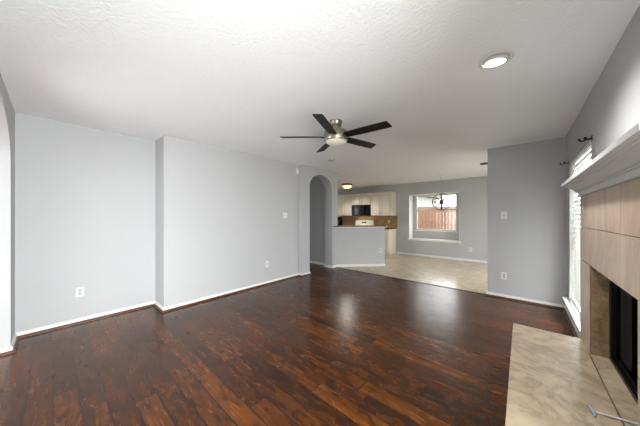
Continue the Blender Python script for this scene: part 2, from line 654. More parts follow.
run('baseboard_left', 'white baseboard with stained shoe moulding along the left walls',
    [(-3.73, -0.39), (-3.73, YN), (XA, YN), (XA, 1.0), (XL, 1.0), (XL, 3.57), (XH, 3.57), (XH, 3.81), (-3.88, 3.81)])
run('baseboard_arch', 'white baseboard from the hall round the arch jamb and along the low bar wall',
    [(-6.3, 4.77), (-3.88, 4.77), (-3.88, 4.635), (XH, 4.635), (XH, 4.83), tuple(P1), tuple(P1 - pn * 0.13)], shoe=False)
run('baseboard_far', 'white baseboard of the far dining wall', [(-3.34, YF), (XR, YF)], shoe=False)
run('baseboard_back', 'white baseboard of the short wall and below the blind window',
    [(-0.43, YB + 0.12), (-0.43, YB), (XR, YB), (XR, 2.91)])
struct('trim_threshold', 'dark strip between wood and tile floors', MB().box(-3.60, -0.43, YT - 0.02, YT + 0.02, 0.0, 0.006), M['threshold'])

# ------------------------------------------------------------------ windows
# window_1: blind window in the fireplace wall; window_2: unseen twin added beside the camera for daylight
def side_window(name, label, W):
    y0, y1, z0, z1 = W
    root = tag(bpy.data.objects.new(name, None), label, 'window', kind='structure')
    COL.objects.link(root)
    xa, xb = XR + 0.085, XR + 0.125
    m = MB()
    m.box(xa, xb, y0, y0 + 0.05, z0, z1).box(xa, xb, y1 - 0.05, y1, z0, z1)
    m.box(xa, xb, y0 + 0.05, y1 - 0.05, z1 - 0.05, z1).box(xa, xb, y0 + 0.05, y1 - 0.05, z0, z0 + 0.05)
    m.box(xa, xb, y0 + 0.05, y1 - 0.05, (z0 + z1) / 2 - 0.025, (z0 + z1) / 2 + 0.025)
    m.build('window_frame', M['vinyl'], root)
    MB().box(xa + 0.018, xa + 0.022, y0 + 0.05, y1 - 0.05, z0 + 0.05, z1 - 0.05).build('window_pane', M['glass'], root)
    ms = MB()
    ms.box(XR - 0.055, XR, y0 - 0.14, y1 + 0.14, z0 - 0.03, z0 + 0.002)
    ms.box(XR - 0.02, XR + 0.085, y0 + 0.001, y1 - 0.001, z0 - 0.005, z0 + 0.002)
    ms.box(XR - 0.018, XR, y0 - 0.11, y1 + 0.11, z0 - 0.10, z0 - 0.03)
    ms.build('window_sill', M['trim'], root, bevel=0.004)
    return root


side_window('window_1', 'tall low-silled window behind white blinds beside the fireplace', FW)
side_window('window_2', 'unseen tall low-silled window added beside the camera for daylight', NW)

# dining window in the niche
root = tag(bpy.data.objects.new('window_3', None), 'dining window looking onto a wooden fence', 'window', kind='structure')
COL.objects.link(root)
m = MB()
ya, yz = yb + 0.03, yb + 0.08
m.box(WX0, WX0 + 0.045, ya, yz, WZ0, WZ1).box(WX1 - 0.045, WX1, ya, yz, WZ0, WZ1)
m.box(WX0 + 0.045, WX1 - 0.045, ya, yz, WZ1 - 0.04, WZ1).box(WX0 + 0.045, WX1 - 0.045, ya, yz, WZ0, WZ0 + 0.05)
m.box(WX0 + 0.045, WX1 - 0.045, ya, yz, 1.505, 1.56)
m.build('window_frame', M['vinyl'], root, bevel=0.004)
MB().box(WX0 + 0.045, WX1 - 0.045, yb + 0.052, yb + 0.056, WZ0 + 0.05, WZ1 - 0.04).build('window_pane', M['glass'], root)
MB().box(WX0 - 0.03, WX1 + 0.03, yb - 0.03, yb + 0.03, WZ0 - 0.03, WZ0).build('window_sill', M['trim'], root, bevel=0.004)
m = MB()
m.box(NX0 - 0.03, NX1 + 0.03, YF - 0.03, YF, NZ0 - 0.02, NZ0 + 0.035).box(NX0, NX1, YF, yb, NZ0, NZ0 + 0.035)
m.build('window_ledge', M['trim'], root, bevel=0.004)
m = MB()
m.box(NX0, NX0 + 0.012, YF - 0.004, yb, NZ0 + 0.035, NZ1).box(NX1 - 0.012, NX1, YF - 0.004, yb, NZ0 + 0.035, NZ1)
m.box(NX0 + 0.012, NX1 - 0.012, YF - 0.004, yb, NZ1 - 0.012, NZ1)
m.build('niche_lining', M['trim'], root)

# patio door round the corner, added out of view to bring in daylight
root = tag(bpy.data.objects.new('door_1', None), 'unseen glazed patio door added to the dining area for daylight', 'door', kind='structure')
COL.objects.link(root)
m = MB()
xa, xb = XR + 0.07, XR + 0.12
for y0, y1 in ((PD[0], 6.15), (6.15, PD[1])):
    m.box(xa, xb, y0, y0 + 0.07, 0, PD[3]).box(xa, xb, y1 - 0.07, y1, 0, PD[3])
    m.box(xa, xb, y0 + 0.07, y1 - 0.07, PD[3] - 0.08, PD[3]).box(xa, xb, y0 + 0.07, y1 - 0.07, 0.0, 0.10)
m.build('door_frame', M['vinyl'], root)
MB().box(xa + 0.02, xa + 0.025, PD[0] + 0.07, PD[1] - 0.07, 0.10, PD[3] - 0.08).build('door_pane', M['glass'], root)

# ------------------------------------------------------------------ venetian blind
bl = thing('window_blind', 'white horizontal slat blind lowered in the window beside the fireplace', 'blind', (XR + 0.045, 3.78, FW[2]))
hz = FW[3] - FW[2]
y0, y1 = FW[0] - 3.78 + 0.004, FW[1] - 3.78 - 0.004
MB().box(-0.03, 0.03, y0, y1, hz - 0.04, hz - 0.002).build('headrail', M['blind'], bl, bevel=0.004)
m = MB()
z = 0.075
while z < hz - 0.06:
    rot = Matrix.Translation((0, 0, z)) @ Matrix.Rotation(R(-72), 4, 'Y')
    m.box(-0.0315, 0.0315, y0 + 0.001, y1 - 0.004, -0.0014, 0.0014, rot)
    z += 0.055
m.build('slats', M['slat'], bl)
MB().box(-0.026, 0.026, y0, y1, 0.012, 0.034).build('bottom_rail', M['blind'], bl, bevel=0.003)
for yy in (-0.42, 0.0, 0.42):
    m = MB()
    m.tube([(-0.027, yy, 0.03), (-0.027, yy, hz - 0.05)], 0.0012, 6)
    m.build('ladder_cord', M['blind'], bl)
m = MB()
m.tube([(-0.036, y1 - 0.10, hz - 0.03), (-0.038, y1 - 0.10, hz - 0.75)], 0.004, 8)
m.build('tilt_wand', M['plastic'], bl)

# ------------------------------------------------------------------ empty curtain rod brackets
def bracket(label, y, z):
    t = thing('curtain_bracket', label, 'curtain bracket', (XR, y, z), 0, 'curtain rod brackets')
    MB().box(-0.006, 0, -0.012, 0.012, -0.028, 0.018).build('wall_plate', M['black_metal'], t, bevel=0.002)
    m = MB()
    m.tube([(-0.003, 0, 0.0), (-0.02, 0, -0.010), (-0.04, 0, -0.010), (-0.052, 0, -0.020), (-0.066, 0, -0.022), (-0.078, 0, -0.010), (-0.080, 0, 0.004)],
           0.007, 10)
    m.build('arm', M['black_metal'], t, smooth=True)
    m = MB()
    m.lathe([(0, -0.012), (0.009, -0.008), (0.011, 0), (0.009, 0.008), (0, 0.012)], 14)
    m.build('thumb_screw', M['black_metal'], t, smooth=True, loc=(-0.042, 0, 0.004))
    return t


bracket('black iron curtain bracket above the blind, nearer the mantel', 3.12, 2.015)
bracket('black iron curtain bracket above the blind, next to the room corner', 4.47, 2.03)

# ------------------------------------------------------------------ fireplace
FX = 0.369                       # tile face
FY0, FY1 = 1.26, 2.885           # ends of the facing
OY0, OY1 = 1.618, 2.56           # opening
HZ = 0.32                        # hearth top
OZ = 0.967
fp = thing('fireplace', 'wall fireplace with beige tile facing and black firebox', 'fireplace', (XR, (FY0 + FY1) / 2, 0))
fc = (FY0 + FY1) / 2
LX = FX - XR                     # local x of the face
# grout / backing body
m = MB()
for a, c, z0, z1 in ((FY0, OY0, 0, 1.483), (OY1, FY1, 0, 1.483), (OY0, OY1, OZ, 1.483)):
    m.box(LX + 0.008, -0.001, a - fc + 0.001, c - fc - 0.001, z0 + (0.003 if z0 else 0), z1)
m.build('surround_body', M['grout'], fp)
m = MB()
gp = 0.002


def tile(y0, y1, z0, z1):
    m.box(LX, LX + 0.012, y0 + gp - fc, y1 - gp - fc, z0 + gp, z1 - gp)


rowz = 1.232
edges = [FY1, 2.745, 2.44, 2.124, 1.842, 1.54, FY0]
for a, c in zip(edges, edges[1:]):
    tile(c, a, rowz, 1.484)
e2 = [FY1, 1.585, FY0]
for a, c in zip(e2, e2[1:]):
    tile(c, a, OZ, rowz)
for a, c in ((OY1, FY1), (FY0, OY0)):
    tile(a, c, 0.645, OZ)
    tile(a, c, HZ, 0.645)
    tile(a, c, 0.02, HZ)
# end returns of the facing
m.box(LX + 0.012, -0.002, FY1 - fc - 0.001, FY1 - fc + 0.008, 0.02, 1.483)
m.box(LX + 0.012, -0.002, FY0 - fc - 0.008, FY0 - fc + 0.001, 0.02, 1.483)
m.build('tile_facing', M['face_tile'], fp)
XI = 0.462 - XR                  # plane of the metal firebox front
m = MB()
m.box(LX + 0.012, XI + 0.06, OY1 - fc - 0.001, OY1 - fc + 0.010, HZ, OZ)
m.box(LX + 0.012, XI + 0.06, OY0 - fc - 0.010, OY0 - fc + 0.001, HZ, OZ)
m.box(LX + 0.012, XI + 0.06, OY0 - fc, OY1 - fc, OZ - 0.006, OZ + 0.004)
m.build('opening_lining', M['reveal_tile'], fp)
m = MB()
m.box(LX + 0.004, XI + 0.002, OY0 - fc + 0.002, OY1 - fc - 0.002, HZ - 0.02, HZ + 0.001)
m.build('inner_hearth', M['hearth'], fp)
fb = thing('firebox', None, None)
fb.parent = fp
a, c = OY0 - fc + 0.004, OY1 - fc - 0.004
m = MB()
d = 0.50
z0, z1 = HZ + 0.002, OZ - 0.008
m.box(XI + 0.03, XI + d, a - 0.0, a + 0.012, z0, z1).box(XI + 0.03, XI + d, c - 0.012, c, z0, z1)
m.box(XI + d - 0.012, XI + d, a, c, z0, z1).box(XI + 0.03, XI + d, a, c, z0, z0 + 0.012).box(XI + 0.03, XI + d, a, c, z1 - 0.012, z1)
m.build('chamber', M['black_matt'], fb)
m = MB()
m.box(XI, XI + 0.03, a, a + 0.035, z0, z1).box(XI, XI + 0.03, c - 0.035, c, z0, z1)
m.box(XI, XI + 0.03, a + 0.035, c - 0.035, z1 - 0.06, z1)
m.build('frame', M['black_metal'], fb, bevel=0.002)
m = MB()
m.box(XI, XI + 0.014, a + 0.035, c - 0.035, z0, z0 + 0.024).box(XI + 0.022, XI + 0.034, a + 0.035, c - 0.035, z0, z0 + 0.030)
m.box(XI + 0.044, XI + 0.10, a + 0.035, c - 0.035, z0, z0 + 0.012)
m.build('door_track', M['dark_track'], fb, bevel=0.002)
# pleated black spark screen drawn to both sides
for s0, s1 in ((c - 0.04, c - 0.20), (a + 0.04, a + 0.20)):
    m = MB()
    n = 33
    top, bot = [], []
    for k in range(n):
        y = s0 + (s1 - s0) * k / (n - 1)
        x = XI + 0.055 + 0.012 * math.sin(k * PI / 2)
        top.append(m.bm.verts.new((x, y, z1 - 0.06)))
        bot.append(m.bm.verts.new((x, y, z0 + 0.035)))
    for k in range(n - 1):
        m.bm.faces.new((top[k], top[k + 1], bot[k + 1], bot[k]))
    o = m.build('spark_screen', M['black_metal'], fb)
    md = o.modifiers.new('thickness', 'SOLIDIFY')
    md.thickness = 0.002
m = MB()
for k in range(5):
    yy = -0.22 + 0.11 * k
    m.tube([(XI + 0.16, yy, z0 + 0.09), (XI + 0.36, yy, z0 + 0.09)], 0.008, 8)
    m.tube([(XI + 0.16, yy, z0 + 0.09), (XI + 0.14, yy, z0 + 0.16)], 0.008, 8)
m.tube([(XI + 0.18, -0.25, z0 + 0.09), (XI + 0.18, 0.25, z0 + 0.09)], 0.008, 8)
m.tube([(XI + 0.34, -0.25, z0 + 0.09), (XI + 0.34, 0.25, z0 + 0.09)], 0.008, 8)
for yy in (-0.2, 0.2):
    for xx in (0.18, 0.34):
        m.tube([(XI + xx, yy, z0 + 0.09), (XI + xx, yy, z0 + 0.012)], 0.008, 8)
m.build('log_grate', M['black_metal'], fb)

# raised hearth
hx0, hx1, hy0, hy1 = -0.06, FX - 0.001, 1.22, 2.83
he = thing('hearth', 'raised travertine-tiled hearth ledge in front of the fireplace', 'hearth', (hx0, hy0, 0))
MB().box(0.012, hx1 - hx0, 0.012, hy1 - hy0 - 0.012, 0, HZ - 0.02).build('hearth_base', M['hearth'], he)
m = MB().box(0, hx1 - hx0, 0, hy1 - hy0, HZ - 0.02, HZ)
m.build('hearth_top', M['hearth'], he, bevel=0.002)

# mantel: frieze, crown and shelf mitred round the ends
mt = thing('mantel_shelf', 'white painted mantel shelf with stepped crown moulding over the fireplace', 'mantel', (XR, fc, 0))


def mantel_sweep(name, prof):
    """prof: (projection beyond the tile face, z); swept round the two ends."""
    m = MB()
    rows = []
    for p, z in prof:
        x = LX - p
        e = p
        rows.append([m.bm.verts.new(v) for v in ((0.0, FY1 - fc + e, z), (x, FY1 - fc + e, z), (x, FY0 - fc - e, z), (0.0, FY0 - fc - e, z))])
    k = len(rows)
    for i in range(k - 1):
        for j in range(3):
            m.bm.faces.new((rows[i][j], rows[i][j + 1], rows[i + 1][j + 1], rows[i + 1][j]))
    for r in (rows[0], rows[-1]):
        m.bm.faces.new(r)
    m.bm.faces.new([r[0] for r in rows] + [])
    m.bm.faces.new([r[3] for r in rows])
    return m.build(name, M['mantel'], mt)


mantel_sweep('frieze', [(0.004, 1.484), (0.010, 1.484), (0.012, 1.487), (0.012, 1.518), (0.022, 1.520), (0.022, 1.5275)])
mantel_sweep('crown_moulding', [(0.020, 1.528), (0.030, 1.5282), (0.030, 1.5345), (0.033, 1.5355), (0.036, 1.541), (0.041, 1.547), (0.048, 1.553), (0.057, 1.5585),
                                (0.066, 1.5620), (0.070, 1.5630), (0.070, 1.5690), (0.080, 1.5700), (0.080, 1.5775), (0.086, 1.5790), (0.090, 1.5815)])
mantel_sweep('shelf_board', [(0.094, 1.582), (0.101, 1.5822), (0.101, 1.606), (0.097, 1.6098), (0.092, 1.6115)])

# rod with a plastic hook lying on the hearth
ro = thing('gas_key', 'thin white rod with a pale blue plastic end lying on the hearth', 'rod', (0.272, 1.805, HZ + 0.006))
m = MB()
m.tube([(0, 0, 0), (0.09, 0.018, 0.001), (0.178, 0.035, 0.001)], 0.0045, 10)
m.build('rod', M['plastic'], ro, smooth=True)
m = MB()
m.tube([(-0.002, 0.046, 0.002), (-0.005, 0.024, 0.006), (0.0, 0.0, 0.007), (0.004, -0.020, 0.006), (0.002, -0.040, 0.002)], [0.004, 0.007, 0.009, 0.007, 0.004], 12)
m.build('hook_end', M['clear_plastic'], ro, smooth=True)


# ------------------------------------------------------------------ switches, outlets and small wall things
def plate(name, label, cat, loc, rz, w=0.072, h=0.115, kind='outlet', group=None):
    """Wall plate facing local -y."""
    t = thing(name, label, cat, loc, rz, group)
    m = MB().box(-w / 2, w / 2, -0.006, 0, -h / 2, h / 2)
    m.build('cover_plate', M['plastic'], t, bevel=0.002)
    if kind == 'outlet':
        for s in (-1, 1):
            m = MB().box(-0.017, 0.017, -0.0085, -0.006, s * 0.0195 - 0.0145, s * 0.0195 + 0.0145)
            so = m.build('socket', M['socket'], t, bevel=0.001)
            m = MB()
            m.box(-0.0085, -0.0055, -0.0092, -0.0085, s * 0.0195 - 0.004, s * 0.0195 + 0.007)
            m.box(0.0055, 0.0085, -0.0092, -0.0085, s * 0.0195 - 0.004, s * 0.0195 + 0.007)
            m.box(-0.002, 0.002, -0.0092, -0.0085, s * 0.0195 - 0.011, s * 0.0195 - 0.007)
            m.build('slots', M['plastic_dark'], so)
        m = MB()
        m.lathe([(0, 0.001), (0.003, 0.001), (0.003, -0.001), (0, -0.001)], 10, Matrix.Translation((0, -0.0065, 0)) @ Matrix.Rotation(R(90), 4, 'X'))
        m.build('screw', M['plastic_dark'], t)
    else:
        n = 2 if w > 0.1 else 1
        for k in range(n):
            cx = (k - (n - 1) / 2) * 0.046
            m = MB().box(cx - 0.006, cx + 0.006, -0.0075, -0.006, -0.012, 0.012)
            m.build('toggle_slot', M['plastic_dark'], t)
            m = MB().box(cx - 0.0045, cx + 0.0045, -0.018, -0.006, -0.002, 0.010)
            m.build('toggle', M['plastic'], t, bevel=0.001)
    return t


ER = R(90)      # faces +x
plate('wall_outlet', 'white wall outlet low in the alcove wall at far left', 'outlet', (XA, 0.218, 0.385), ER)
plate('wall_outlet', 'white wall outlet low on the long left wall', 'outlet', (XL, 2.716, 0.393), ER)
plate('wall_outlet', 'white wall outlet low on the short wall beside the blind window', 'outlet', (-0.214, YB, 0.362), 0)
plate('wall_outlet', 'white wall outlet under the right side of the dining window', 'outlet', (-1.12, YF, 0.345), 0)
pp = P0 + (P1 - P0) * 0.90
plate('wall_outlet', 'white wall outlet on the low bar wall near its free end', 'outlet', (pp.x, pp.y, 0.42), math.atan2(pd.y, pd.x))
plate('light_switch', 'white double light switch on the long left wall near the arch', 'light switch', (XL, 3.168, 1.335), ER, w=0.116, kind='switch')
plate('light_switch', 'white single light switch on the short wall beside the blind window', 'light switch', (-0.214, YB, 1.335), 0, w=0.085, kind='switch')
plate('wall_outlet', 'tan outlet on the kitchen backsplash above the counter end', 'outlet', (-3.62, YF - 0.012, 1.12), 0)

se = thing('motion_sensor', 'small white sensor box high at the end of the long left wall', 'sensor', (XL, 3.50, 2.315), ER)
MB().box(-0.03, 0.03, -0.035, 0, -0.075, 0.06).build('sensor_case', M['plastic'], se, bevel=0.008)
MB().box(-0.02, 0.02, -0.039, -0.035, -0.05, 0.0).build('sensor_lens', M['blind'], se, bevel=0.0015)

sd = thing('smoke_detector', 'small round white smoke detector on the ceiling beyond the fan', 'smoke detector', (-2.82, 3.574, H))
m = MB()
m.lathe([(0, 0), (0.068, 0), (0.068, -0.012), (0.060, -0.03), (0.045, -0.036), (0, -0.036)], 32)
m.build('detector_case', M['wall'], sd, smooth=True)
m = MB()
m.lathe([(0.052, -0.028), (0.056, -0.028), (0.056, -0.034), (0.052, -0.036)], 32, closed=True)
m.build('vent_ring', M['plastic_dark'], sd, smooth=True)

av = thing('air_vent', 'dark slatted air vent on the dining ceiling beside the short wall', 'air vent', (-0.50, 6.02, H), 0)
m = MB()
m.box(-0.17, 0.17, -0.10, -0.08, -0.010, 0).box(-0.17, 0.17, 0.08, 0.10, -0.010, 0).box(-0.17, -0.15, -0.08, 0.08, -0.010, 0).box(0.15, 0.17, -0.08, 0.08, -0.010, 0)
m.build('vent_frame', M['vent_metal'], av)
MB().box(-0.15, 0.15, -0.08, 0.08, -0.002, 0).build('duct_opening', M['black_matt'], av)
m = MB()
for k in range(7):
    m.box(-0.15, 0.15, -0.012, 0.012, -0.001, 0.001, Matrix.Translation((0, -0.066 + 0.022 * k, -0.010)) @ Matrix.Rotation(R(35), 4, 'X'))
m.build('louvres', M['vent_metal'], av)

# ------------------------------------------------------------------ recessed ceiling light
rl = thing('recessed_light', 'lit round recessed ceiling light above the fireplace side', 'ceiling light', (-0.140, 2.070, H))
m = MB()
m.lathe([(0.075, -0.001), (0.104, -0.001), (0.104, -0.006), (0.098, -0.010), (0.080, -0.010), (0.075, -0.006)], 48, closed=True)
m.build('trim_ring', M['plastic'], rl, smooth=True)
m = MB()
tilt = Matrix.Translation((0, 0, -0.004)) @ Matrix.Rotation(R(10), 4, Vector((1, 1, 0)))
m.lathe([(0.0, -0.002), (0.074, 0.0), (0.074, -0.008), (0.066, -0.016), (0.058, -0.018)], 40, tilt)
m.build('gimbal_collar', M['plastic'], rl, smooth=True)
m = MB()
m.lathe([(0, -0.030), (0.03, -0.028), (0.050, -0.022), (0.058, -0.016), (0, -0.012)], 40, tilt)
m.build('lamp_face', M['lamp'], rl, smooth=True)


def lamp(kind, name, loc, power, color, parent, **kw):
    d = bpy.data.lights.new(name, kind)
    d.energy = power
    d.color = color
    for k, v in kw.items():
        setattr(d, k, v)
    o = bpy.data.objects.new(name, d)
    COL.objects.link(o)
    o.location = loc
    o.parent = parent
    return o


lamp('SPOT', 'recessed_bulb', (0, 0, -0.06), 32, (1, 0.98, 0.95), rl, spot_size=R(150), spot_blend=0.9, shadow_soft_size=0.05)

# ------------------------------------------------------------------ ceiling fan
fan = thing('ceiling_fan', 'brushed nickel ceiling fan with five dark blades and opal light', 'ceiling fan', (-1.655, 2.19, H))
m = MB()
m.lathe([(0, 0), (0.072, 0), (0.072, -0.020), (0.066, -0.030), (0.064, -0.034), (0.064, -0.058), (0.056, -0.066), (0, -0.066)], 40)
m.build('canopy', M['nickel'], fan, smooth=True)
m = MB()
m.lathe([(0, -0.06), (0.048, -0.06), (0.046, -0.10), (0.055, -0.112), (0, -0.112)], 40)
m.build('neck', M['nickel'], fan, smooth=True)
m = MB()
m.lathe([(0, -0.110), (0.090, -0.110), (0.122, -0.118), (0.138, -0.134), (0.140, -0.150), (0.140, -0.176), (0.136, -0.180), (0.136, -0.186),
         (0.140, -0.190), (0.140, -0.226), (0.132, -0.238), (0.118, -0.242), (0, -0.242)], 48)
m.build('motor_housing', M['nickel'], fan, smooth=True)
m = MB()
m.lathe([(0.122, -0.236), (0.120, -0.246), (0.104, -0.258), (0.07, -0.268), (0.03, -0.273), (0, -0.274)], 40)
m.build('light_lens', M['lens'], fan, smooth=True)
for k in range(5):
    ang = R(-68) + k * 2 * PI / 5
    rot = Matrix.Rotation(ang, 4, 'Z') @ Matrix.Translation((0, 0, -0.186)) @ Matrix.Rotation(R(-13), 4, 'X')
    m = MB()
    out = [(0.10, -0.046), (0.20, -0.056), (0.40, -0.060), (0.58, -0.060), (0.632, -0.058), (0.640, -0.050), (0.656, 0.046), (0.650, 0.054),
           (0.58, 0.056), (0.40, 0.056), (0.20, 0.052), (0.10, 0.044)]
    m.prism([rot @ Vector((x, y, -0.004)) for x, y in out], rot.to_3x3() @ Vector((0, 0, 0.008)))
    bd = m.build('blade', M['blade'], fan, bevel=0.0015)
    m = MB()
    m.box(0.08, 0.17, -0.030, 0.030, -0.010, -0.004, rot)
    for yy in (-0.018, 0.018):
        m.lathe([(0, -0.014), (0.006, -0.013), (0.006, -0.010), (0, -0.010)], 10, rot @ Matrix.Translation((0.15, yy, 0)))
    m.build('blade_bracket', M['black_metal'], bd)

# ------------------------------------------------------------------ kitchen flush light
fl = thing('flush_ceiling_light', 'lit bronze flush ceiling light with amber glass bowl in the kitchen', 'ceiling light', (-4.60, 6.73, H))
m = MB()
m.lathe([(0, 0), (0.17, 0), (0.185, -0.012), (0.185, -0.045), (0.176, -0.058), (0.165, -0.058), (0.165, -0.040), (0, -0.040)], 40)
m.build('pan', M['bronze'], fl, smooth=True)
m = MB()
m.lathe([(0.163, -0.05), (0.158, -0.085), (0.135, -0.125), (0.095, -0.155), (0.04, -0.17), (0, -0.172)], 40)
m.build('glass_bowl', M['warm_glass'], fl, smooth=True)
m = MB()
m.lathe([(0, -0.170), (0.02, -0.172), (0.024, -0.18), (0.012, -0.192), (0.015, -0.20), (0.008, -0.212), (0, -0.216)], 20)
m.build('finial', M['bronze'], fl, smooth=True)
lamp('SPOT', 'kitchen_bulb', (0, 0, -0.24), 16, (1, 0.95, 0.88), fl, spot_size=R(160), spot_blend=0.5, shadow_soft_size=0.12)

# ------------------------------------------------------------------ orb chandelier
ch = thing('orb_chandelier', 'bronze orb chandelier hanging in front of the dining window', 'chandelier', (-1.65, 6.945, H))
m = MB()
m.lathe([(0, 0), (0.06, 0), (0.06, -0.015), (0.03, -0.03), (0, -0.03)], 28)
m.build('ceiling_canopy', M['plastic'], ch, smooth=True)
m = MB()
m.tube([(0, 0, -0.02), (0, 0, -0.50)], 0.004, 8)
m.build('hanging_rod', M['nickel'], ch)
OC, OR_ = -0.735, 0.222


def ring(rx, rz_, rad=OR_, w=0.012, zoff=0.0, tk=0.003):
    m = MB()
    rot = Matrix.Rotation(rz_, 4, 'Z') @ Matrix.Rotation(rx, 4, 'X')
    m.lathe([(rad - tk, -w), (rad + tk, -w), (rad + tk, w), (rad - tk, w)], 56, Matrix.Translation((0, 0, OC + zoff)) @ rot, closed=True)
    return m.build('orb_ring', M['copper'], ch)


ring(R(90), R(13), OR_, 0.012, 0.0, 0.010)
ring(R(90), R(100), OR_ - 0.007)
ring(R(4), R(10), OR_ - 0.016)
for tl_ in (45, -45):
    m = MB()
    rot = Matrix.Rotation(R(13), 4, 'Z') @ Matrix.Rotation(R(tl_), 4, 'Y')
    rad = OR_ - 0.021 - (0.007 if tl_ > 0 else 0)
    m.lathe([(rad - 0.003, -0.010), (rad + 0.003, -0.010), (rad + 0.003, 0.010), (rad - 0.003, 0.010)], 56, Matrix.Translation((0, 0, OC)) @ rot, closed=True)
    m.build('orb_ring', M['copper'], ch)
m = MB()
m.tube([(0, 0, -0.50), (0, 0, OC - OR_ + 0.01)], 0.008, 10)
m.lathe([(0, 0.02), (0.03, 0.012), (0.035, 0), (0.03, -0.012), (0, -0.02)], 20, Matrix.Translation((0, 0, OC - 0.04)))
m.build('centre_stem', M['bronze'], ch, smooth=True)
for k in range(5):
    an = 2 * PI * k / 5 + 0.3
    cx, cy = math.cos(an), math.sin(an)
    m = MB()
    m.tube([(0.02 * cx, 0.02 * cy, OC - 0.05), (0.06 * cx, 0.06 * cy, OC - 0.075), (0.10 * cx, 0.10 * cy, OC - 0.05), (0.11 * cx, 0.11 * cy, OC - 0.02)], 0.005, 8)
    m.lathe([(0, 0), (0.018, 0), (0.014, 0.008), (0, 0.008)], 14, Matrix.Translation((0.11 * cx, 0.11 * cy, OC - 0.025)))
    m.lathe([(0, 0), (0.009, 0), (0.009, 0.06), (0, 0.06)], 12, Matrix.Translation((0.11 * cx, 0.11 * cy, OC - 0.018)))
    arm = m.build('candle_arm', M['copper'], ch, smooth=True)
    m = MB()
    m.lathe([(0, 0), (0.010, 0.006), (0.014, 0.022), (0.009, 0.042), (0, 0.058)], 12, Matrix.Translation((0.11 * cx, 0.11 * cy, OC + 0.042)))
    m.build('bulb', M['bulb'], arm, smooth=True)

# ------------------------------------------------------------------ kitchen
UZ0, UZ1, UY = 1.335, 2.14, 7.63


def door(parent, x0, x1, z0, z1, y, knob_side, knob_z):
    """Raised-panel cabinet door facing -y (local coordinates)."""
    gpx = 0.004
    d = MB().box(x0 + gpx, x1 - gpx, y - 0.018, y, z0 + gpx, z1 - gpx).build('door', M['cream'], parent, bevel=0.002)
    iw = 0.055
    if x1 - x0 > 0.2 and z1 - z0 > 0.2:
        m = MB()
        m.box(x0 + iw, x1 - iw, y - 0.020, y - 0.0175, z0 + iw, z1 - iw)
        m.build('panel_groove', M['cream_dark'], d)
        m = MB()
        m.box(x0 + iw + 0.012, x1 - iw - 0.012, y - 0.024, y - 0.019, z0 + iw + 0.012, z1 - iw - 0.012)
        m.build('raised_panel', M['cream'], d, bevel=0.002)
    kx = x1 - 0.035 if knob_side > 0 else x0 + 0.035
    m = MB()
    m.tube([(kx, y - 0.018, knob_z - 0.05), (kx, y - 0.042, knob_z - 0.04), (kx, y - 0.042, knob_z + 0.04), (kx, y - 0.018, knob_z + 0.05)], 0.006, 8)
    m.build('handle', M['nickel'], d, smooth=True)
    return d


def upper(label, x0, x1, z0, z1, short=False):
    t = thing('wall_cabinet', label, 'cabinet', ((x0 + x1) / 2, YF, z0), 0, 'cream wall cabinets')
    w = (x1 - x0) / 2
    dpt = YF - UY
    m = MB().box(-w + 0.001, w - 0.001, -dpt, -0.001, 0, z1 - z0)
    m.build('cabinet_body', M['cream'], t, bevel=0.002)
    kz = 0.085
    door(t, -w + 0.01, 0, 0.01, z1 - z0 - 0.015, -dpt, 1, kz)
    door(t, 0, w - 0.01, 0.01, z1 - z0 - 0.015, -dpt, -1, kz)
    m = MB().box(-w + 0.001, w - 0.001, -dpt - 0.03, -0.001, z1 - z0, z1 - z0 + 0.03)
    m.build('cornice', M['cream'], t, bevel=0.004)
    return t


upper('tall cream wall cabinet at the dining end, right of the microwave', -4.17, -3.36, UZ0, UZ1)
upper('short cream wall cabinet directly above the microwave', -4.98, -4.17, 1.745, UZ1)
upper('tall cream wall cabinet left of the microwave', -5.79, -4.98, UZ0, UZ1)

mw = thing('microwave', 'black over-the-range microwave under the short cabinet', 'microwave', (-4.575, YF, UZ0))
w = 0.40
MB().box(-w, w, -0.36, -0.001, 0.0, 0.405).build('microwave_body', M['black_gloss'], mw, bevel=0.004)
d_ = MB().box(-w + 0.005, 0.20, -0.385, -0.36, 0.02, 0.395).build('door', M['black_gloss'], mw, bevel=0.004)
MB().box(-w + 0.06, 0.12, -0.388, -0.385, 0.075, 0.285).build('door_window', M['oven_glass'], d_)
m = MB()
m.tube([(0.17, -0.385, 0.06), (0.17, -0.41, 0.07), (0.17, -0.41, 0.33), (0.17, -0.385, 0.34)], 0.008, 8)
m.build('handle', M['black_gloss'], d_, smooth=True)
kp = MB().box(0.21, w - 0.005, -0.380, -0.36, 0.02, 0.395).build('control_panel', M['black_gloss'], mw, bevel=0.003)
m = MB()
for r_ in range(4):
    for c_ in range(3):
        m.box(0.235 + c_ * 0.045, 0.27 + c_ * 0.045, -0.382, -0.380, 0.06 + r_ * 0.05, 0.095 + r_ * 0.05)
m.build('buttons', M['oven_glass'], kp)

d = bpy.data.lights.new('cooktop_lamp', 'AREA')
d.shape, d.size, d.size_y, d.energy, d.color = 'RECTANGLE', 0.6, 0.10, 0.4, (1, 0.9, 0.74)
o = bpy.data.objects.new('cooktop_lamp', d)
COL.objects.link(o)
o.parent = mw
o.location = (0, -0.20, -0.004)

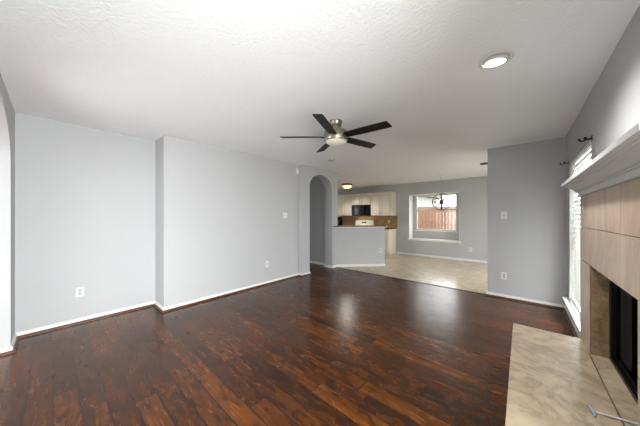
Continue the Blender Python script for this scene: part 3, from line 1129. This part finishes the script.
rg = thing('kitchen_range', 'white kitchen range with a raised control back panel below the microwave', 'stove', (-4.575, YF, 0))
MB().box(-0.38, 0.38, -0.66, -0.02, 0.0, 0.905).build('range_body', M['white_enamel'], rg, bevel=0.005)
bp = MB().prism([(-0.38, -0.16, 0.905), (-0.38, -0.105, 1.155), (-0.38, -0.02, 1.155), (-0.38, -0.02, 0.905)], (0.76, 0, 0)).build('back_panel', M['white_enamel'], rg, bevel=0.006)
MB().box(-0.10, 0.10, -0.128, -0.115, 1.04, 1.11).build('clock_display', M['oven_glass'], bp)
for kx in (-0.32, -0.24, 0.18, 0.25, 0.32):
    m = MB()
    m.lathe([(0, 0), (0.024, 0), (0.020, 0.025), (0, 0.025)], 18, Matrix.Translation((kx, -0.132, 1.06)) @ Matrix.Rotation(R(102), 4, 'X'))
    m.build('knob', M['plastic'], bp, smooth=True)
for bx, by in ((-0.19, -0.5), (0.19, -0.5), (-0.19, -0.25), (0.19, -0.25)):
    m = MB()
    for rr in (0.03, 0.055, 0.08):
        m.lathe([(rr - 0.006, 0), (rr + 0.006, 0), (rr + 0.006, 0.01), (rr - 0.006, 0.01)], 24, Matrix.Translation((bx, by, 0.905)), closed=True)
    m.build('burner', M['black_metal'], rg)
od = MB().box(-0.37, 0.37, -0.69, -0.66, 0.20, 0.80).build('oven_door', M['white_enamel'], rg, bevel=0.005)
m = MB()
m.tube([(-0.30, -0.69, 0.74), (-0.30, -0.73, 0.74), (0.30, -0.73, 0.74), (0.30, -0.69, 0.74)], 0.011, 8)
m.build('handle', M['white_enamel'], od, smooth=True)


def base_cabinet(label, x0, x1):
    t = thing('base_cabinet', label, 'cabinet', ((x0 + x1) / 2, YF, 0), 0, 'cream base cabinets')
    w = (x1 - x0) / 2
    m = MB().box(-w + 0.001, w - 0.001, -0.60, -0.001, 0.10, 0.87).box(-w + 0.001, w - 0.001, -0.54, -0.001, 0, 0.10)
    m.build('cabinet_body', M['cream'], t)
    n = max(1, round((x1 - x0) / 0.42))
    for k in range(n):
        a, c = -w + 0.008 + k * (2 * w - 0.016) / n, -w + 0.008 + (k + 1) * (2 * w - 0.016) / n
        door(t, a, c, 0.11, 0.68, -0.60, 1 if k % 2 == 0 else -1, 0.60)
        dr = MB().box(a + 0.004, c - 0.004, -0.618, -0.60, 0.69, 0.86).build('drawer', M['cream'], t, bevel=0.003)
        m = MB()
        xm = (a + c) / 2
        m.tube([(xm - 0.05, -0.618, 0.775), (xm - 0.04, -0.645, 0.775), (xm + 0.04, -0.645, 0.775), (xm + 0.05, -0.618, 0.775)], 0.006, 8)
        m.build('handle', M['nickel'], dr, smooth=True)
    return t


base_cabinet('cream base cabinet at the dining end of the kitchen counter', -4.19, -3.355)
ct = thing('countertop', 'brown granite counter between range and dining end', 'countertop', (-3.77, YF, 0.871))
MB().box(-0.42, 0.435, -0.635, -0.001, 0, 0.038).build('stone_slab', M['granite'], ct, bevel=0.004)
base_cabinet('cream base cabinet left of the kitchen range', -5.80, -4.96)
ct = thing('countertop', 'brown granite counter left of the range', 'countertop', (-5.38, YF, 0.871))
MB().box(-0.42, 0.42, -0.635, -0.001, 0, 0.038).build('stone_slab', M['granite'], ct, bevel=0.004)
struct('trim_backsplash', 'brown square tile backsplash', MB().box(-5.80, -3.30, YF - 0.010, YF, 0.91, UZ0 - 0.001), M['splash'])

# things on the counters
cm = thing('coffee_maker', 'small black appliance on the counter left of the range, beside the arched wall', 'appliance', (-5.63, 7.62, 0.91))
MB().box(-0.10, 0.10, -0.10, 0.14, 0, 0.03).build('base', M['black_gloss'], cm, bevel=0.004)
MB().box(-0.10, 0.10, 0.04, 0.14, 0.03, 0.28).build('water_tank', M['black_gloss'], cm, bevel=0.006)
MB().box(-0.10, 0.10, -0.10, 0.14, 0.28, 0.36).build('brew_head', M['black_gloss'], cm, bevel=0.008)
m = MB()
m.lathe([(0, 0.031), (0.06, 0.031), (0.075, 0.08), (0.07, 0.15), (0.05, 0.19), (0, 0.19)], 24, Matrix.Translation((0, -0.035, 0)))
m.build('carafe', M['oven_glass'], cm, smooth=True)

bw = thing('small_bowl', 'small white bowl on the counter at the dining end', 'bowl', (-3.62, 7.70, 0.909))
m = MB()
m.lathe([(0, 0), (0.03, 0), (0.033, 0.006), (0.06, 0.04), (0.075, 0.075), (0.070, 0.075), (0.055, 0.042), (0.028, 0.012), (0, 0.010)], 28)
m.build('bowl_body', M['white_enamel'], bw, smooth=True)

# raised bar top on the angled wall
A = P0 + pn * 0.022
B = P1 + pn * 0.022 + pd * 0.03
C = P1 - pn * 0.30 + pd * 0.03
D = P0 - pn * 0.30 + pd * 0.36
bt = thing('bar_top', 'granite bar top on the low angled wall', 'countertop', (0, 0, 1.045))
pts = [(XH + 0.002, 4.665), (XH + 0.032, 4.665), (XH + 0.032, 4.775), (B.x, B.y), (C.x, C.y), (D.x, D.y), (-3.70, 4.862), (XH + 0.002, 4.862)]
m = MB().prism([(x, y, 0) for x, y in pts], (0, 0, 0.022))
bmesh.ops.triangulate(m.bm, faces=[f for f in m.bm.faces if len(f.verts) > 4], ngon_method='EAR_CLIP')
m.build('stone_slab', M['granite'], bt)
qa, qb = P0 + pn * 0.018 + pd * 0.03, P1 + pn * 0.018
qc, qd = P1 - pn * 0.14, P0 - pn * 0.12 + pd * 0.15
MB().prism([(p.x, p.y, -0.024) for p in (qa, qb, qc, qd)], (0, 0, 0.0235)).build('edge_board', M['cream'], bt)

# ------------------------------------------------------------------ outside the dining window
struct('ground', 'lawn outside the windows', MB().box(-25, 25, 8.45, 30, -0.25, -0.15).box(0.75, 25, -8, 8.45, -0.25, -0.15), M['lawn'])
fe = thing('wooden_fence', 'reddish cedar board fence outside the dining window', 'fence', (-3.2, 12.2, -0.15))
m = MB()
x = -6.0
k = 0
while x < 6.0:
    hh = 1.93 + random.uniform(-0.012, 0.012)
    m.box(x, x + 0.136, -0.018 + random.uniform(-0.004, 0.004), 0.0, 0.03, hh)
    x += 0.142
m.build('boards', M['fence'], fe)
for zz in (0.35, 1.0, 1.65):
    MB().box(-6, 6, 0.001, 0.04, zz, zz + 0.09).build('rail', M['fence'], fe)
for k in range(6):
    xx = -5.8 + 2.3 * k
    MB().box(xx, xx + 0.09, 0.041, 0.13, 0, 1.95).build('post', M['fence'], fe)
hs = thing('neighbour_house', 'grey neighbouring house beyond the fence', 'house', (-9.0, 16.5, -0.15))
MB().box(-5, 3.0, 0, 7, 0, 3.1).build('house_wall', M['siding'], hs)
MB().prism([(-5.4, -0.45, 3.05), (-5.4, 3.5, 5.3), (-5.4, 7.4, 3.05)], (8.8, 0, 0)).build('house_roof', M['roofing'], hs)
w_ = MB().box(0.6, 1.7, -0.05, 0, 1.0, 2.3).build('house_window', M['vinyl'], hs)
MB().box(0.68, 1.62, -0.06, -0.05, 1.08, 2.22).build('window_pane', M['oven_glass'], w_)
